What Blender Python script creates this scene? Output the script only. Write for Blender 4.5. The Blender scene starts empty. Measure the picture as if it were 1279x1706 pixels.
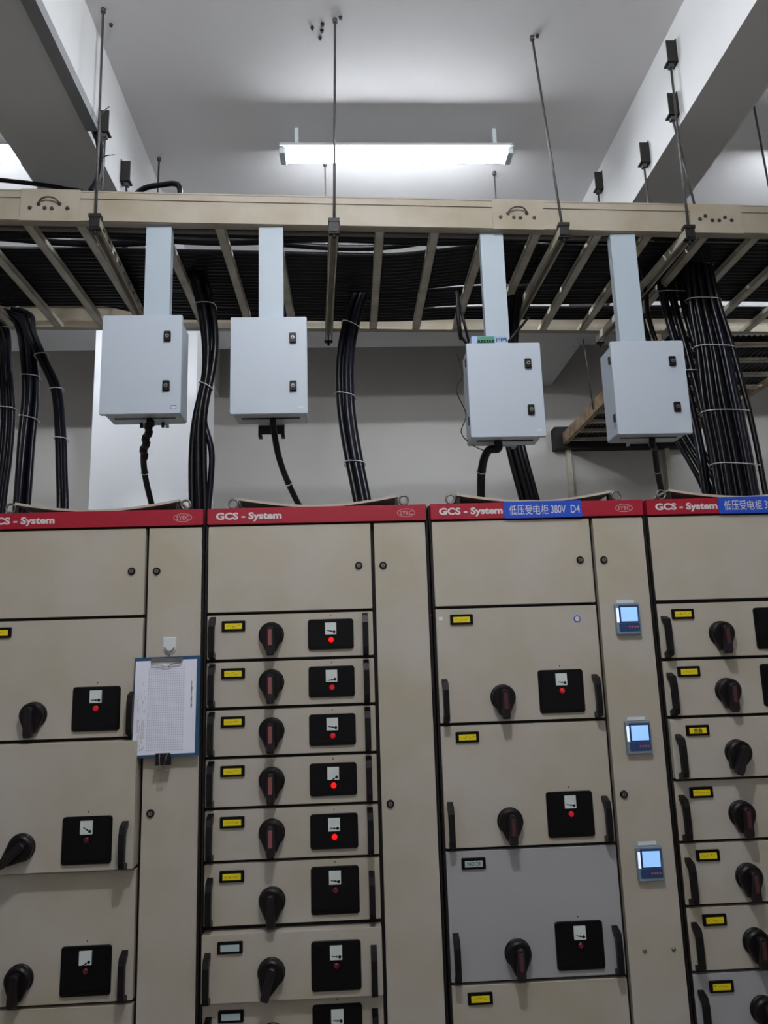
import bpy, bmesh, math, random
from mathutils import Vector, Matrix
random.seed(7)
scn = bpy.context.scene
COL = scn.collection

# ------------------------------------------------------------------ camera
CAM_Y, CAM_Z, FOC = -2.78, 1.66, 1270.0
d = Vector((584 - 639.5, 1099 - 853, FOC)).normalized()
u = Vector((435 - 639.5, -5690 - 853, FOC)); u = (u - d * u.dot(d)).normalized()
r = u.cross(d)
if r.x < 0: r = -r
CAM = Vector((0, CAM_Y, CAM_Z))
def to_world(v): return Vector((r.dot(v), d.dot(v), u.dot(v)))
cx, cup, cf = to_world(Vector((1, 0, 0))), to_world(Vector((0, -1, 0))), to_world(Vector((0, 0, 1)))
cd = bpy.data.cameras.new('camera'); cam = bpy.data.objects.new('camera', cd); COL.objects.link(cam)
cam.matrix_world = Matrix(((cx.x, cup.x, -cf.x, CAM.x), (cx.y, cup.y, -cf.y, CAM.y), (cx.z, cup.z, -cf.z, CAM.z), (0, 0, 0, 1)))
cd.sensor_fit = 'VERTICAL'; cd.sensor_height = 36; cd.lens = FOC / 1706 * 36; cd.clip_start = .05
scn.camera = cam

# ------------------------------------------------------------------ light level
TUBE = 105.0; GLOBE = 760.0   # emission of every fluorescent tube
scn.view_settings.view_transform = 'Standard'; scn.view_settings.look = 'None'
scn.view_settings.exposure = -0.1; scn.view_settings.gamma = 1.0
scn.view_settings.use_curve_mapping = False
w = bpy.data.worlds.new('world'); scn.world = w; w.use_nodes = True
w.node_tree.nodes['Background'].inputs[0].default_value = (.5, .55, .65, 1)
w.node_tree.nodes['Background'].inputs[1].default_value = 0.02
LAMP_X = (-2.28, .31, 3.05)
LAMP_BACK_Y = .92
GLOBE_AT = (0.12, -2.0, 4.25)

# ------------------------------------------------------------------ pixel -> metric helpers (survey of the place)
def ray(x, y): return to_world(Vector((x - 639.5, y - 853, FOC)))
def onY(x, y, Y): v = ray(x, y); return CAM + v * ((Y - CAM.y) / v.y)
def onZ(x, y, Z): v = ray(x, y); return CAM + v * ((Z - CAM.z) / v.z)
def onX(x, y, X): v = ray(x, y); return CAM + v * ((X - CAM.x) / v.x)

# ------------------------------------------------------------------ materials
def srgb(h):
    c = [int(h[i:i + 2], 16) / 255 for i in (0, 2, 4)]
    return tuple(((x + .055) / 1.055) ** 2.4 if x > .04045 else x / 12.92 for x in c)
def mat(name, col, rough=.5, metal=0., emit=None, es=0., noise=0., nscale=6., bump=0., bscale=200., spec=None, col2=None):
    m = bpy.data.materials.new(name); m.use_nodes = True
    nt = m.node_tree; b = nt.nodes['Principled BSDF']
    if isinstance(col, str): col = srgb(col)
    b.inputs['Base Color'].default_value = (*col, 1); b.inputs['Roughness'].default_value = rough; b.inputs['Metallic'].default_value = metal
    if spec is not None: b.inputs['Specular IOR Level'].default_value = spec
    if emit:
        if isinstance(emit, str): emit = srgb(emit)
        b.inputs['Emission Color'].default_value = (*emit, 1); b.inputs['Emission Strength'].default_value = es
    if noise or bump:
        tc = nt.nodes.new('ShaderNodeTexCoord')
    if noise:
        n = nt.nodes.new('ShaderNodeTexNoise'); n.inputs['Scale'].default_value = nscale; n.inputs['Detail'].default_value = 5
        nt.links.new(tc.outputs['Object'], n.inputs['Vector'])
        mx = nt.nodes.new('ShaderNodeMix'); mx.data_type = 'RGBA'
        c2 = srgb(col2) if isinstance(col2, str) else (col2 or tuple(c * (1 - noise) for c in col))
        mx.inputs[6].default_value = (*col, 1); mx.inputs[7].default_value = (*c2, 1)
        mr = nt.nodes.new('ShaderNodeMapRange'); mr.inputs[1].default_value = .38; mr.inputs[2].default_value = .68
        nt.links.new(n.outputs['Fac'], mr.inputs[0]); nt.links.new(mr.outputs[0], mx.inputs[0]); nt.links.new(mx.outputs[2], b.inputs['Base Color'])
    if bump:
        n2 = nt.nodes.new('ShaderNodeTexNoise'); n2.inputs['Scale'].default_value = bscale
        nt.links.new(tc.outputs['Object'], n2.inputs['Vector'])
        bp = nt.nodes.new('ShaderNodeBump'); bp.inputs['Strength'].default_value = bump; bp.inputs['Distance'].default_value = .002
        nt.links.new(n2.outputs['Fac'], bp.inputs['Height']); nt.links.new(bp.outputs[0], b.inputs['Normal'])
    return m
M = {}
M['ceiling'] = mat('ceiling_plaster', 'dedcdd', .9, noise=.05, nscale=1.5, bump=.2, bscale=40)
M['beam'] = mat('beam_plaster', 'dededf', .85, noise=.05, nscale=2, bump=.2, bscale=40)
M['column'] = mat('column_plaster', 'eeeff4', .85, noise=.03, nscale=2, bump=.15, bscale=40)
M['wall'] = mat('wall_paint', 'cbc8c4', .85, noise=.06, nscale=1.2, bump=.2, bscale=40)
M['floor'] = mat('floor_tile', '85817a', .35, noise=.15, nscale=2)
M['beige'] = mat('beige_enamel', 'c0b9b0', .42, noise=.07, nscale=3.5, col2='b7ae9b')
M['grey_panel'] = mat('grey_enamel', 'aeaeb2', .42, noise=.05, nscale=3)
M['frame'] = mat('dark_frame', '1c1514', .55, noise=.3, nscale=20, spec=.3)
M['red'] = mat('red_header', 'a30a2a', .5, noise=.06, nscale=8)
M['white_ink'] = mat('white_ink', 'd9d4d6', .6)
M['pink_ink'] = mat('pale_ink', 'd8a9b0', .6)
M['blue'] = mat('sign_blue', '1f4fc4', .35)
M['black'] = mat('black_plastic', '120e11', .42, noise=.2, nscale=30, spec=.28)
M['black_panel'] = mat('black_panel', '08060a', .38, spec=.22)
M['stripe_red'] = mat('stripe_red', '8f5254', .5)
M['stripe_dark'] = mat('stripe_maroon', '4c2329', .5)
M['lever_dark'] = mat('lever_black', '1e171c', .45, spec=.3)
M['led_on'] = mat('led_on', 'ff1a1a', .3, emit='ff1008', es=.9)
M['led_mid'] = mat('led_mid', 'd0202a', .3, emit='e0101a', es=.15)
M['led_off'] = mat('led_off', '5a1720', .3)
M['meter_face'] = mat('meter_face', 'dfe6e6', .4)
M['meter_ink'] = mat('meter_ink', '15161c', .5)
M['yellow'] = mat('yellow_tape', 'f2dc10', .5)
M['yellow_ink'] = mat('yellow_ink', 'b39d0e', .6)
M['ink'] = mat('dark_ink', '2b2517', .6)
M['cyan_tag'] = mat('pale_tag', 'b9cdd0', .5)
M['steel'] = mat('zinc_steel', '8d8a86', .42, .8, noise=.2, nscale=40)
M['rod'] = mat('rod_steel', '5d5a5a', .5, .6, noise=.3, nscale=60)
M['dark_steel'] = mat('dark_steel', '1d1b1c', .55, .2)
M['tray'] = mat('tray_cream', 'aca395', .5, noise=.1, nscale=5, col2='9f9581')
M['rung'] = mat('rung_grey', 'd2ccbe', .5, noise=.15, nscale=9, col2='b5ac9a')
M['box'] = mat('box_grey', 'bcc6d2', .45, bump=.08, bscale=300)
M['post'] = mat('post_grey', 'b3c0cb', .45)
M['rubber'] = mat('gasket', '2a2c2e', .7)
M['cable'] = mat('cable_sheath', '0c0b11', .33, spec=.3)
M['cable_blue'] = mat('cable_sheath_bluish', '10101f', .32, spec=.35)
M['cable_grey'] = mat('cable_sheath_grey', '7f766f', .5)
M['tie'] = mat('cable_tie', 'c8c8cc', .4)
M['lamp_body'] = mat('lamp_body', 'd4dde0', .4)
M['tube'] = mat('tube_glow', 'ffffff', .3, emit=(.90, .95, 1.0), es=TUBE)
M['globe'] = mat('globe_glow', 'ffffff', .3, emit=(.94, .97, 1.0), es=GLOBE)
M['screen'] = mat('lcd', '9cc8f4', .3, emit='8fc0ff', es=.75)
M['bezel'] = mat('bezel', '7d909f', .25)
M['bezel_dark'] = mat('bezel_dark', '2d4678', .3)
M['bezel_glow'] = mat('bezel_leak_glow', 'e6f2ff', .3, emit='dcecff', es=.8)
M['button'] = mat('button_red', 'c26a6a', .5)
M['paper'] = mat('paper', 'eef0ff', .8)
M['board'] = mat('clipboard_blue', '1c4d72', .45)
M['hook'] = mat('hook_white', 'dfe6ea', .35)
M['rust'] = mat('anchor_rust', '4a2b27', .8)
M['old_tray'] = mat('old_tray', 'b09a7e', .6, noise=.3, nscale=14, col2='7d6249')
M['brown'] = mat('brown_steel', '1c1516', .7, noise=.3, nscale=10)
M['trunk'] = mat('trunking_grey', '8b8d91', .5)
M['pcb'] = mat('terminal_green', '3d8d6b', .4)
M['module'] = mat('module_blue', '9fb6d8', .4)
# printed grid of the log sheet
def grid_mat():
    m = bpy.data.materials.new('log_sheet'); m.use_nodes = True; nt = m.node_tree; b = nt.nodes['Principled BSDF']; b.inputs['Roughness'].default_value = .8
    tc = nt.nodes.new('ShaderNodeTexCoord'); mp = nt.nodes.new('ShaderNodeMapping'); nt.links.new(tc.outputs['Object'], mp.inputs[0])
    mp.inputs['Rotation'].default_value = (math.pi / 2, 0, 0)
    br = nt.nodes.new('ShaderNodeTexBrick'); br.offset = 0; br.inputs['Scale'].default_value = 1
    br.inputs['Brick Width'].default_value = .0075; br.inputs['Row Height'].default_value = .0082; br.inputs['Mortar Size'].default_value = .0008
    br.inputs['Color1'].default_value = (*srgb('eef0ff'), 1); br.inputs['Color2'].default_value = (*srgb('ebeefe'), 1); br.inputs['Mortar'].default_value = (*srgb('cdd0e2'), 1)
    nt.links.new(mp.outputs[0], br.inputs['Vector']); nt.links.new(br.outputs['Color'], b.inputs['Base Color'])
    return m
M['grid'] = grid_mat()

# ------------------------------------------------------------------ mesh builder
class MB:
    def __init__(s): s.v = []; s.f = []; s.m = []; s.sm = []; s.mats = []; s.cur = 0
    def use(s, m):
        if m not in s.mats: s.mats.append(m)
        s.cur = s.mats.index(m); return s
    def add(s, vs, fs, smooth=False):
        o = len(s.v); s.v += [tuple(v) for v in vs]
        for f in fs: s.f.append(tuple(i + o for i in f)); s.m.append(s.cur); s.sm.append(smooth)
        return s
    def box(s, x0, x1, y0, y1, z0, z1):
        vs = [(x, y, z) for z in (z0, z1) for y in (y0, y1) for x in (x0, x1)]
        return s.add(vs, [(0, 2, 3, 1), (4, 5, 7, 6), (0, 1, 5, 4), (2, 6, 7, 3), (0, 4, 6, 2), (1, 3, 7, 5)])
    def prism(s, poly, y0, y1, inset=0.):
        """outline in XZ (counter-clockwise seen from -Y), extruded y0 (front) .. y1 (back); inset shrinks the front (a chamfer)."""
        n = len(poly)
        if inset:
            c = Vector((sum(p[0] for p in poly) / n, sum(p[1] for p in poly) / n)); ins = []
            for p in poly:
                q = Vector(p) - c; L = q.length; ins.append(c + q * max(0, (L - inset)) / L)
            vs = [(p[0], y0, p[1]) for p in ins] + [(p[0], y0 + inset, p[1]) for p in poly] + [(p[0], y1, p[1]) for p in poly]
            fs = [tuple(range(n)), tuple(range(3 * n - 1, 2 * n - 1, -1))]
            for k in range(2):
                for i in range(n):
                    j = (i + 1) % n; fs.append((k * n + i, (k + 1) * n + i, (k + 1) * n + j, k * n + j))
        else:
            vs = [(p[0], y0, p[1]) for p in poly] + [(p[0], y1, p[1]) for p in poly]
            fs = [tuple(range(n)), tuple(range(2 * n - 1, n - 1, -1))]
            for i in range(n):
                j = (i + 1) % n; fs.append((i, n + i, n + j, j))
        return s.add(vs, fs)
    def rbox(s, x0, x1, y0, y1, z0, z1, c=.004, seg=3, inset=0.):
        poly = []
        for (ax, az, a0) in ((x1 - c, z0 + c, -90), (x1 - c, z1 - c, 0), (x0 + c, z1 - c, 90), (x0 + c, z0 + c, 180)):
            for k in range(seg + 1):
                a = math.radians(a0 + 90 * k / seg); poly.append((ax + c * math.cos(a), az + c * math.sin(a)))
        return s.prism(poly, y0, y1, inset)
    def disc(s, x, z, rad, y0, y1, n=20, inset=0.):
        return s.prism([(x + rad * math.cos(2 * math.pi * k / n), z + rad * math.sin(2 * math.pi * k / n)) for k in range(n)], y0, y1, inset)
    def tube(s, pts, rad, n=8, closed=False, cap=True):
        pts = [Vector(p) for p in pts]; N = len(pts); vs = []; fs = []
        rads = rad if isinstance(rad, (list, tuple)) else [rad] * N
        nrm = None
        for i, p in enumerate(pts):
            a = pts[(i - 1) % N] if (i or closed) else p; b = pts[(i + 1) % N] if (i < N - 1 or closed) else p
            t = (b - a).normalized()
            if nrm is None:
                nrm = t.orthogonal().normalized()
            else:
                nrm = (nrm - t * nrm.dot(t)).normalized()
            bi = t.cross(nrm)
            for k in range(n):
                an = 2 * math.pi * k / n; vs.append(p + (nrm * math.cos(an) + bi * math.sin(an)) * rads[i])
        for i in range(N if closed else N - 1):
            j = (i + 1) % N
            for k in range(n):
                l = (k + 1) % n; fs.append((i * n + k, i * n + l, j * n + l, j * n + k))
        s.add(vs, fs, True)
        if cap and not closed:
            o = len(s.v) - len(vs)
            for f in (tuple(range(n - 1, -1, -1)), tuple(range((N - 1) * n, N * n))):
                s.f.append(tuple(i + o for i in f)); s.m.append(s.cur); s.sm.append(False)
        return s
    def mesh_from(s, me, fn):
        return s.add([fn(v.co) for v in me.vertices], [tuple(p.vertices) for p in me.polygons])
    def build(s, name, m=None, parent=None, kind=None, label=None):
        me = bpy.data.meshes.new(name)
        org = parent_world(parent)
        me.from_pydata([Vector(v) - org for v in s.v], [], s.f)
        mats = [m] if not s.mats else s.mats
        for x in mats: me.materials.append(M[x])
        if s.mats: me.polygons.foreach_set('material_index', s.m)
        me.polygons.foreach_set('use_smooth', s.sm)
        bm = bmesh.new(); bm.from_mesh(me); bmesh.ops.recalc_face_normals(bm, faces=bm.faces); bm.to_mesh(me); bm.free()
        me.update()
        o = bpy.data.objects.new(name, me); COL.objects.link(o)
        if parent: o.parent = parent
        if kind: o['kind'] = kind
        if label: o['label'] = label
        return o
def parent_world(p):
    v = Vector((0, 0, 0))
    while p is not None: v = v + Vector(p.location); p = p.parent
    return v
def thing(name, label, cat, loc, group=None):
    o = bpy.data.objects.new(name, None); o.empty_display_size = .05; COL.objects.link(o); o.location = loc
    return tag(o, label, cat, group)
def tag(o, label, cat, group=None):
    o['label'] = label; o['category'] = cat
    if group: o['group'] = group
    return o
def smooth(pts, k=6):
    pts = [Vector(p) for p in pts]
    if len(pts) < 3: return pts
    out = []
    P = [pts[0] * 2 - pts[1]] + pts + [pts[-1] * 2 - pts[-2]]
    for i in range(1, len(P) - 2):
        a, b, c, e = P[i - 1], P[i], P[i + 1], P[i + 2]
        for t in range(k):
            t /= k
            out.append(.5 * ((2 * b) + (c - a) * t + (2 * a - 5 * b + 4 * c - e) * t * t + (3 * b - a - 3 * c + e) * t ** 3))
    return out + [pts[-1]]
_tc = {}
def text_mesh(body, bold=.0):
    if (body, bold) in _tc: return _tc[(body, bold)]
    cu = bpy.data.curves.new('lettering', 'FONT'); cu.body = body; cu.offset = bold; cu.resolution_u = 3; cu.size = 1
    ob = bpy.data.objects.new('lettering_source', cu); COL.objects.link(ob)
    bpy.context.view_layer.update()
    me = bpy.data.meshes.new_from_object(ob.evaluated_get(bpy.context.evaluated_depsgraph_get()))
    bpy.data.objects.remove(ob)
    xs = [v.co.x for v in me.vertices]; ys = [v.co.y for v in me.vertices]
    _tc[(body, bold)] = (me, min(xs), max(xs), min(ys), max(ys)); return _tc[(body, bold)]
def letters(mb, body, x0, x1, z0, z1, y, bold=.0):
    me, a, b, c, e = text_mesh(body, bold)
    return mb.mesh_from(me, lambda v: (x0 + (v.x - a) / (b - a) * (x1 - x0), y, z0 + (v.y - c) / (e - c) * (z1 - z0)))

# ================================================================== THE ROOM
CEIL, BEAM_Z, WALL_Y = 4.5, 4.0, 3.6
XL, XR, YF = -4.05, 4.45, -4.0
MB().box(XL - .1, XR + .1, YF - .1, WALL_Y + .1, -.1, 0).build('floor', 'floor', kind='structure')
MB().box(XL - .1, XR + .1, YF - .1, WALL_Y + .1, CEIL, CEIL + .12).build('ceiling', 'ceiling', kind='structure')
MB().box(XL, XR, WALL_Y, WALL_Y + .1, 0, CEIL).build('wall_back', 'wall', kind='structure')
MB().box(XL, XR, YF - .1, YF, 0, CEIL).build('wall_front', 'wall', kind='structure')
MB().box(XL - .1, XL, YF, WALL_Y, 0, CEIL).build('wall_left', 'wall', kind='structure')
MB().box(XR, XR + .1, YF, WALL_Y, 0, CEIL).build('wall_right', 'wall', kind='structure')
for k, (a, b) in enumerate(((-1.46, -1.087), (1.548, 1.83))):
    MB().box(a, b, YF, WALL_Y, BEAM_Z - (.06 if k == 0 else 0), CEIL).build('trim_%d' % (k + 1), 'beam', kind='structure')
segs = ((XL, -1.46), (-1.087, 1.548), (1.83, XR))
for k, (a, b) in enumerate(segs):
    MB().box(a, b, 2.3, 2.7, BEAM_Z, CEIL).build('trim_%d' % (k + 3), 'beam', kind='structure')
MB().box(-1.66, -.985, 2.1, 2.75, 0, BEAM_Z - .06).build('trim_6', 'column', kind='structure')

# ================================================================== LAMPS
def lamp(xc, y, label, drop=.10, wing=.070):
    t = thing('fluorescent_lamp', label, 'lamp', (xc, y, CEIL), 'twin tube ceiling lamps')
    zt = CEIL - drop
    b = MB().box(xc - .55, xc - .53, y - .02, y + .02, zt, CEIL); b.box(xc + .53, xc + .55, y - .02, y + .02, zt, CEIL); b.build('mounting_bracket', 'lamp_body', t)
    b = MB()
    prof = [(y - wing, zt - .041), (y - .035, zt), (y + .035, zt), (y + wing - .004, zt - .034)]
    n = len(prof); vs = [(x, p[0], p[1]) for x in (xc - .63, xc + .63) for p in prof]
    b.add(vs, [(0, 1, 2, 3), (7, 6, 5, 4)] + [(i, i + n, (i + 1) % n + n, (i + 1) % n) for i in range(n)])
    b.build('housing', 'lamp_body', t)
    for s in (-1, 1):
        MB().tube([(xc - .6, y + s * .034, zt - .058), (xc + .6, y + s * .034, zt - .058)], .014, 12).build('tube', 'tube', t)
        c = MB().box(xc + s * .615 - .015, xc + s * .615 + .015, y - .05, y + .05, zt - .075, zt - .035); c.build('lamp_holder', 'lamp_body', t)
for x, n in zip(LAMP_X, ('glowing twin tube lamp cut off at the left edge beyond the left beam', 'glowing twin tube lamp on the ceiling between the two beams', 'twin tube lamp beyond the right beam, outside the photo')):
    lamp(x, LAMP_BACK_Y, n)
gl = thing('globe_lamp', 'opal globe lamp hanging over the aisle above the camera, outside the photo', 'lamp', (GLOBE_AT[0], GLOBE_AT[1], CEIL))
gx, gy, gz = GLOBE_AT
MB().tube([(gx, gy, CEIL), (gx, gy, CEIL - .03), (gx, gy, CEIL - .031), (gx, gy, gz + .08)], [.05, .05, .008, .008], 12).build('stem', 'lamp_body', gl)
MB().tube([(gx, gy, gz + .085), (gx, gy, gz + .060)], [.036, .036], 16).build('collar', 'lamp_body', gl)
pts = [(gx, gy, gz + .07 * math.cos(math.pi * k / 12)) for k in range(13)]
MB().tube(pts, [max(.001, .07 * math.sin(math.pi * k / 12)) for k in range(13)], 20).build('opal_globe', 'globe', gl)

# ================================================================== SWITCHGEAR CABINETS
PITCH = .818; CAB_TOP = 2.157; DEPTH = .8
def pull_handle(x, z0, z1, yf, par):
    b = MB(); h = .040; wd = .010
    side = [(0, z0), (-h, z0 + .012), (-h - .004, z0 + .03), (-h - .004, z1 - .035), (-h + .004, z1 - .012), (0, z1), (0, z1 - .016), (-h + .016, z1 - .036), (-h + .014, z0 + .03), (0, z0 + .02)]
    vs = [(x - wd, yf + p[0], p[1]) for p in side] + [(x + wd, yf + p[0], p[1]) for p in side]; n = len(side)
    quads = [(0, 1, 2, 8, 9), (2, 3, 7, 8), (3, 4, 5, 6, 7)]
    fs = quads + [tuple(n + i for i in reversed(q)) for q in quads] + [(i, (i + 1) % n, (i + 1) % n + n, i + n) for i in range(n)]
    b.add(vs, fs); return b.build('pull_handle', 'black', par)
def rotary(x, z, yf, par, ang=0., stripe='stripe_red', sc=1.):
    """egg shaped rotary operating handle: escutcheon, lever pointing down (ang turns it), coloured stripe along the lever"""
    ca, sa = math.cos(ang), math.sin(ang)
    def T(p): return (x + (p[0] * ca - p[1] * sa) * sc, z + (p[0] * sa + p[1] * ca) * sc)
    egg = []
    for k in range(19):
        a = math.radians(-22 + 224 * k / 18); egg.append((.041 * math.cos(a), .041 * math.sin(a) + .004))
    egg += [(-.017, -.058), (.017, -.058)]
    b = MB(); b.disc(x, z + .002, .045 * sc, yf - .010, yf, 28, .003)
    b.prism([T(p) for p in egg], yf - .034, yf - .010, .006); o = b.build('rotary_handle', 'black', par)
    lv = [(.013, .024), (.006, .031), (-.006, .031), (-.013, .024), (-.0145, -.060), (-.011, -.070), (.011, -.070), (.0145, -.060)]
    MB().prism([T(p) for p in lv], yf - .058, yf - .034, .004).build('lever', 'lever_dark', par)
    st = [(.0065, .020), (-.0065, .020), (-.0065, -.036), (.0065, -.036)]
    MB().prism([T(p) for p in st], yf - .0595, yf - .058).build('lever_stripe', stripe, par)
def meter_panel(xc, z0, z1, yf, par, led, needle, zt=None):
    hw = .0815
    b = MB(); b.rbox(xc - hw, xc + hw, yf - .008, yf, z0, z1, .010, 4, .003)
    b.rbox(xc - hw + .010, xc + hw - .010, yf - .0095, yf - .008, z0 + .010, z1 - .008, .006, 3)
    b.box(xc - hw + .012, xc + hw - .012, yf - .011, yf - .0095, z0 + .012, z0 + .015)
    b.build('meter_panel', 'black_panel', par)
    f = yf - .0095; zm = z1 - .034
    b = MB().use('meter_face'); b.box(xc - .020, xc + .020, f - .006, f, zm - .021, zm + .021)
    b.use('meter_ink'); q = f - .0066
    a = math.radians(needle); px, pz = xc + .012, zm - .012
    L = .026; dx, dz = -math.cos(a), math.sin(a); nx, nz = -dz * .0014, dx * .0014
    b.add([(px + nx, q, pz + nz), (px - nx, q, pz - nz), (px + dx * L - nx, q, pz + dz * L - nz), (px + dx * L + nx, q, pz + dz * L + nz)], [(0, 1, 2, 3)])
    b.disc(px, pz, .0052, q, f - .006, 10)
    b.disc(px + dx * .011, pz + dz * .011, .003, q, f - .006, 8)
    b.build('ammeter', None, par)
    b = MB(); b.disc(xc + .001, zm - .040, .0095, f - .008, f, 16, .003); b.build('indicator_lamp', led, par)
    MB().box(xc - .001, xc + .002, yf - .001, yf, z1 + .010, z1 + .016).build('panel_mark', 'ink', par)
def nameplate(x, zt, yf, par, col='yellow', body=None, seed=0):
    MB().rbox(x, x + .083, yf - .006, yf, zt - .037, zt, .003, 2, .001).build('nameplate_holder', 'black_panel', par)
    MB().box(x + .011, x + .072, yf - .0072, yf - .006, zt - .029, zt - .009).build('nameplate', col, par)
    b = MB(); y = yf - .0078
    if body:
        if len(body) == 2 or len(body) == 3: letters(b, body, x + .026, x + .058, zt - .027, zt - .011, y, .01)
        else: letters(b, body, x + .02, x + .064, zt - .025, zt - .012, y, .008)
        b.build('nameplate_lettering', 'ink', par)
    elif col == 'yellow':
        rd = random.Random(seed); xx = x + .017
        while xx < x + .062:                                    # worn, unreadable strokes
            wv = rd.uniform(.002, .006); z = zt - .020 + rd.uniform(-.003, .003)
            b.box(xx, xx + wv, y, y + .0005, z, z + rd.uniform(.0014, .004)); xx += wv + rd.uniform(.001, .004)
        b.build('nameplate_lettering', 'yellow_ink', par)
def drawer(cab, xl, z0, z1, out=0., led='led_off', needle=8, plate='yellow', body=None, ang=0., stripe='stripe_red', panel='square', colour='beige', seed=0, kz=None, hw_=None):
    yf = -.004 - out
    b = MB(); g = .0055
    b.rbox(xl + .011, xl + .603, yf, .02 if out == 0 else .12, z0 + g, z1 - g, .003, 2, .002)
    dr = b.build('drawer', colour, cab)
    big = (z1 - z0) > .19
    if panel == 'wide': pz0, pz1 = z0 + .029, z1 - .029
    else: pz0, pz1 = z0 + .027, z0 + .178
    if panel: meter_panel(xl + .451, pz0, pz1, yf, dr, led, needle)
    rotary(xl + .239, (kz if kz else (z0 + z1) / 2 + .002 if not big else z0 + .086), yf, dr, ang, stripe)
    if plate: nameplate(xl + .063, z1 - .026, yf, dr, plate, body, seed)
    top = min(z0 + .158, z1 - .010)
    pull_handle(xl + .032, z0 + .004, top, yf, dr); pull_handle(xl + .575, z0 + .004, top, yf, dr)
    return dr
def lock(x, z, par):
    b = MB().use('black'); b.disc(x, z, .0135, -.010, -.004, 20, .002)
    b.use('steel'); b.disc(x, z, .0075, -.0115, -.010, 14)
    b.use('black_panel'); b.box(x - .0012, x + .0012, -.0118, -.0115, z - .005, z + .005)
    b.build('lock', None, par)
def cabinet(xl, label, sign=None, logo=True):
    t = thing('switchgear_cabinet', label, 'electrical cabinet', (xl + PITCH / 2, .4, 0), 'switchgear row')
    b = MB(); b.box(xl + .002, xl + PITCH - .002, .02, DEPTH, 0, 2.218)
    b.box(xl + .002, xl + .009, -.006, .02, 0, CAB_TOP); b.box(xl + PITCH - .009, xl + PITCH - .002, -.006, .02, 0, CAB_TOP)
    b.build('frame', 'frame', t)
    # header
    h = MB().rbox(xl + .007, xl + PITCH - .007, -.012, .02, CAB_TOP + .003, 2.219, .002, 2, .002).build('header_strip', 'red', t)
    b = MB(); letters(b, 'GCS - System', xl + .039, xl + .278, CAB_TOP + .012, CAB_TOP + .046, -.0128, .04); b.build('lettering', 'white_ink', h)
    xc, zc = xl + .737, CAB_TOP + .031
    b = MB(); n = 40; vs = []
    for k in range(n):
        a = 2 * math.pi * k / n
        vs += [(xc + .0335 * math.cos(a), -.0128, zc + .0155 * math.sin(a)), (xc + .0315 * math.cos(a), -.0128, zc + .0138 * math.sin(a))]
    b.add(vs, [(2 * k, 2 * k + 1, (2 * k + 3) % (2 * n), (2 * k + 2) % (2 * n)) for k in range(n)])
    letters(b, 'SYEC', xc - .024, xc + .024, zc - .0075, zc + .0075, -.0128, .008); b.build('emblem', 'pink_ink', h)
    # doors
    dt = MB().rbox(xl + .011, xl + .603, -.004, .02, 1.840, CAB_TOP - .004, .003, 2, .002).build('instrument_door', 'beige', t); lock(xl + .557, 1.997, dt)
    dc = MB().rbox(xl + .616, xl + PITCH - .012, -.004, .02, .10, CAB_TOP - .004, .003, 2, .002).build('cable_door', 'beige', t)
    lock(xl + .646, 1.995, dc); lock(xl + .646, 1.167, dc)
    # sagging top plate with lifting eyes
    b = MB(); n = 16; vs = []; x0, x1 = xl + .115, xl + .712
    for i in range(n + 1):
        s = i / n; x = x0 + (x1 - x0) * s; z = 2.224 + .034 * abs(2 * s - 1) ** 1.7
        for (y, dz) in ((.03, 0), (.03, .009), (.76, .009), (.76, 0)): vs.append((x, y, z + dz))
    fs = [(0, 1, 2, 3), tuple(4 * n + i for i in (3, 2, 1, 0))]
    for i in range(n):
        for k in range(4): fs.append((4 * i + k, 4 * i + 4 + k, 4 * i + 4 + (k + 1) % 4, 4 * i + (k + 1) % 4))
    b.add(vs, fs); b.build('top_plate', 'beige', t)
    for x in (x0 - .022, x1 + .022):
        for y in (.05, .72):
            b = MB(); rr = .017; zc = 2.218 + .014 + rr
            b.tube([(x + rr * math.cos(a * math.pi / 10), y, zc + rr * math.sin(a * math.pi / 10)) for a in range(20)], .0042, 8, True)
            b.tube([(x, y, 2.218), (x, y, 2.218 + .016)], [.011, .008], 10); b.build('lifting_eye', 'steel', t)
            # corner gusset that carries the plate end
            s = 1 if x < xl + .4 else -1
        b = MB(); b.prism([(x + s * .016, 2.2185), (x + s * .034, 2.2185), (x + s * .034, 2.252), (x + s * .026, 2.252)][::s], .035, .06); b.build('corner_bracket', 'dark_steel', t)
    if sign:
        sb, x0, x1, body = sign
        sp = MB().rbox(x0, x1, -.016, -.012, CAB_TOP + .0005, 2.2205, .004, 2).build('sign_plate', 'blue', t)
        b = MB()
        xs = x0 + .02; wch = .030
        for ch in '低压受电柜':
            letters(b, ch, xs, xs + wch - .003, CAB_TOP + .013, CAB_TOP + .050, -.0166, .006); xs += wch
        xs += .007
        letters(b, '380V', xs, xs + .056, CAB_TOP + .016, CAB_TOP + .047, -.0166, .006)
        if body: letters(b, body, xs + .075, xs + .109, CAB_TOP + .016, CAB_TOP + .047, -.0166, .006)
        b.build('sign_lettering', 'white_ink', sp)
    return t, dc
X1, X2, X3, X4 = -1.338, -.520, .300, 1.118
c1, dc1 = cabinet(X1, 'leftmost beige cabinet, behind the hanging clipboard, one wide drawer pulled out')
c2, dc2 = cabinet(X2, 'beige cabinet with eight thin drawers, right of the clipboard')
c3, dc3 = cabinet(X3, 'beige cabinet with three digital meters and a blue sign ending in D4', ('D4', .582, .876, 'D4'))
c4, dc4 = cabinet(X4, 'rightmost beige cabinet with a blue sign cut off by the photo edge', ('', 1.400, 1.694, None))
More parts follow.
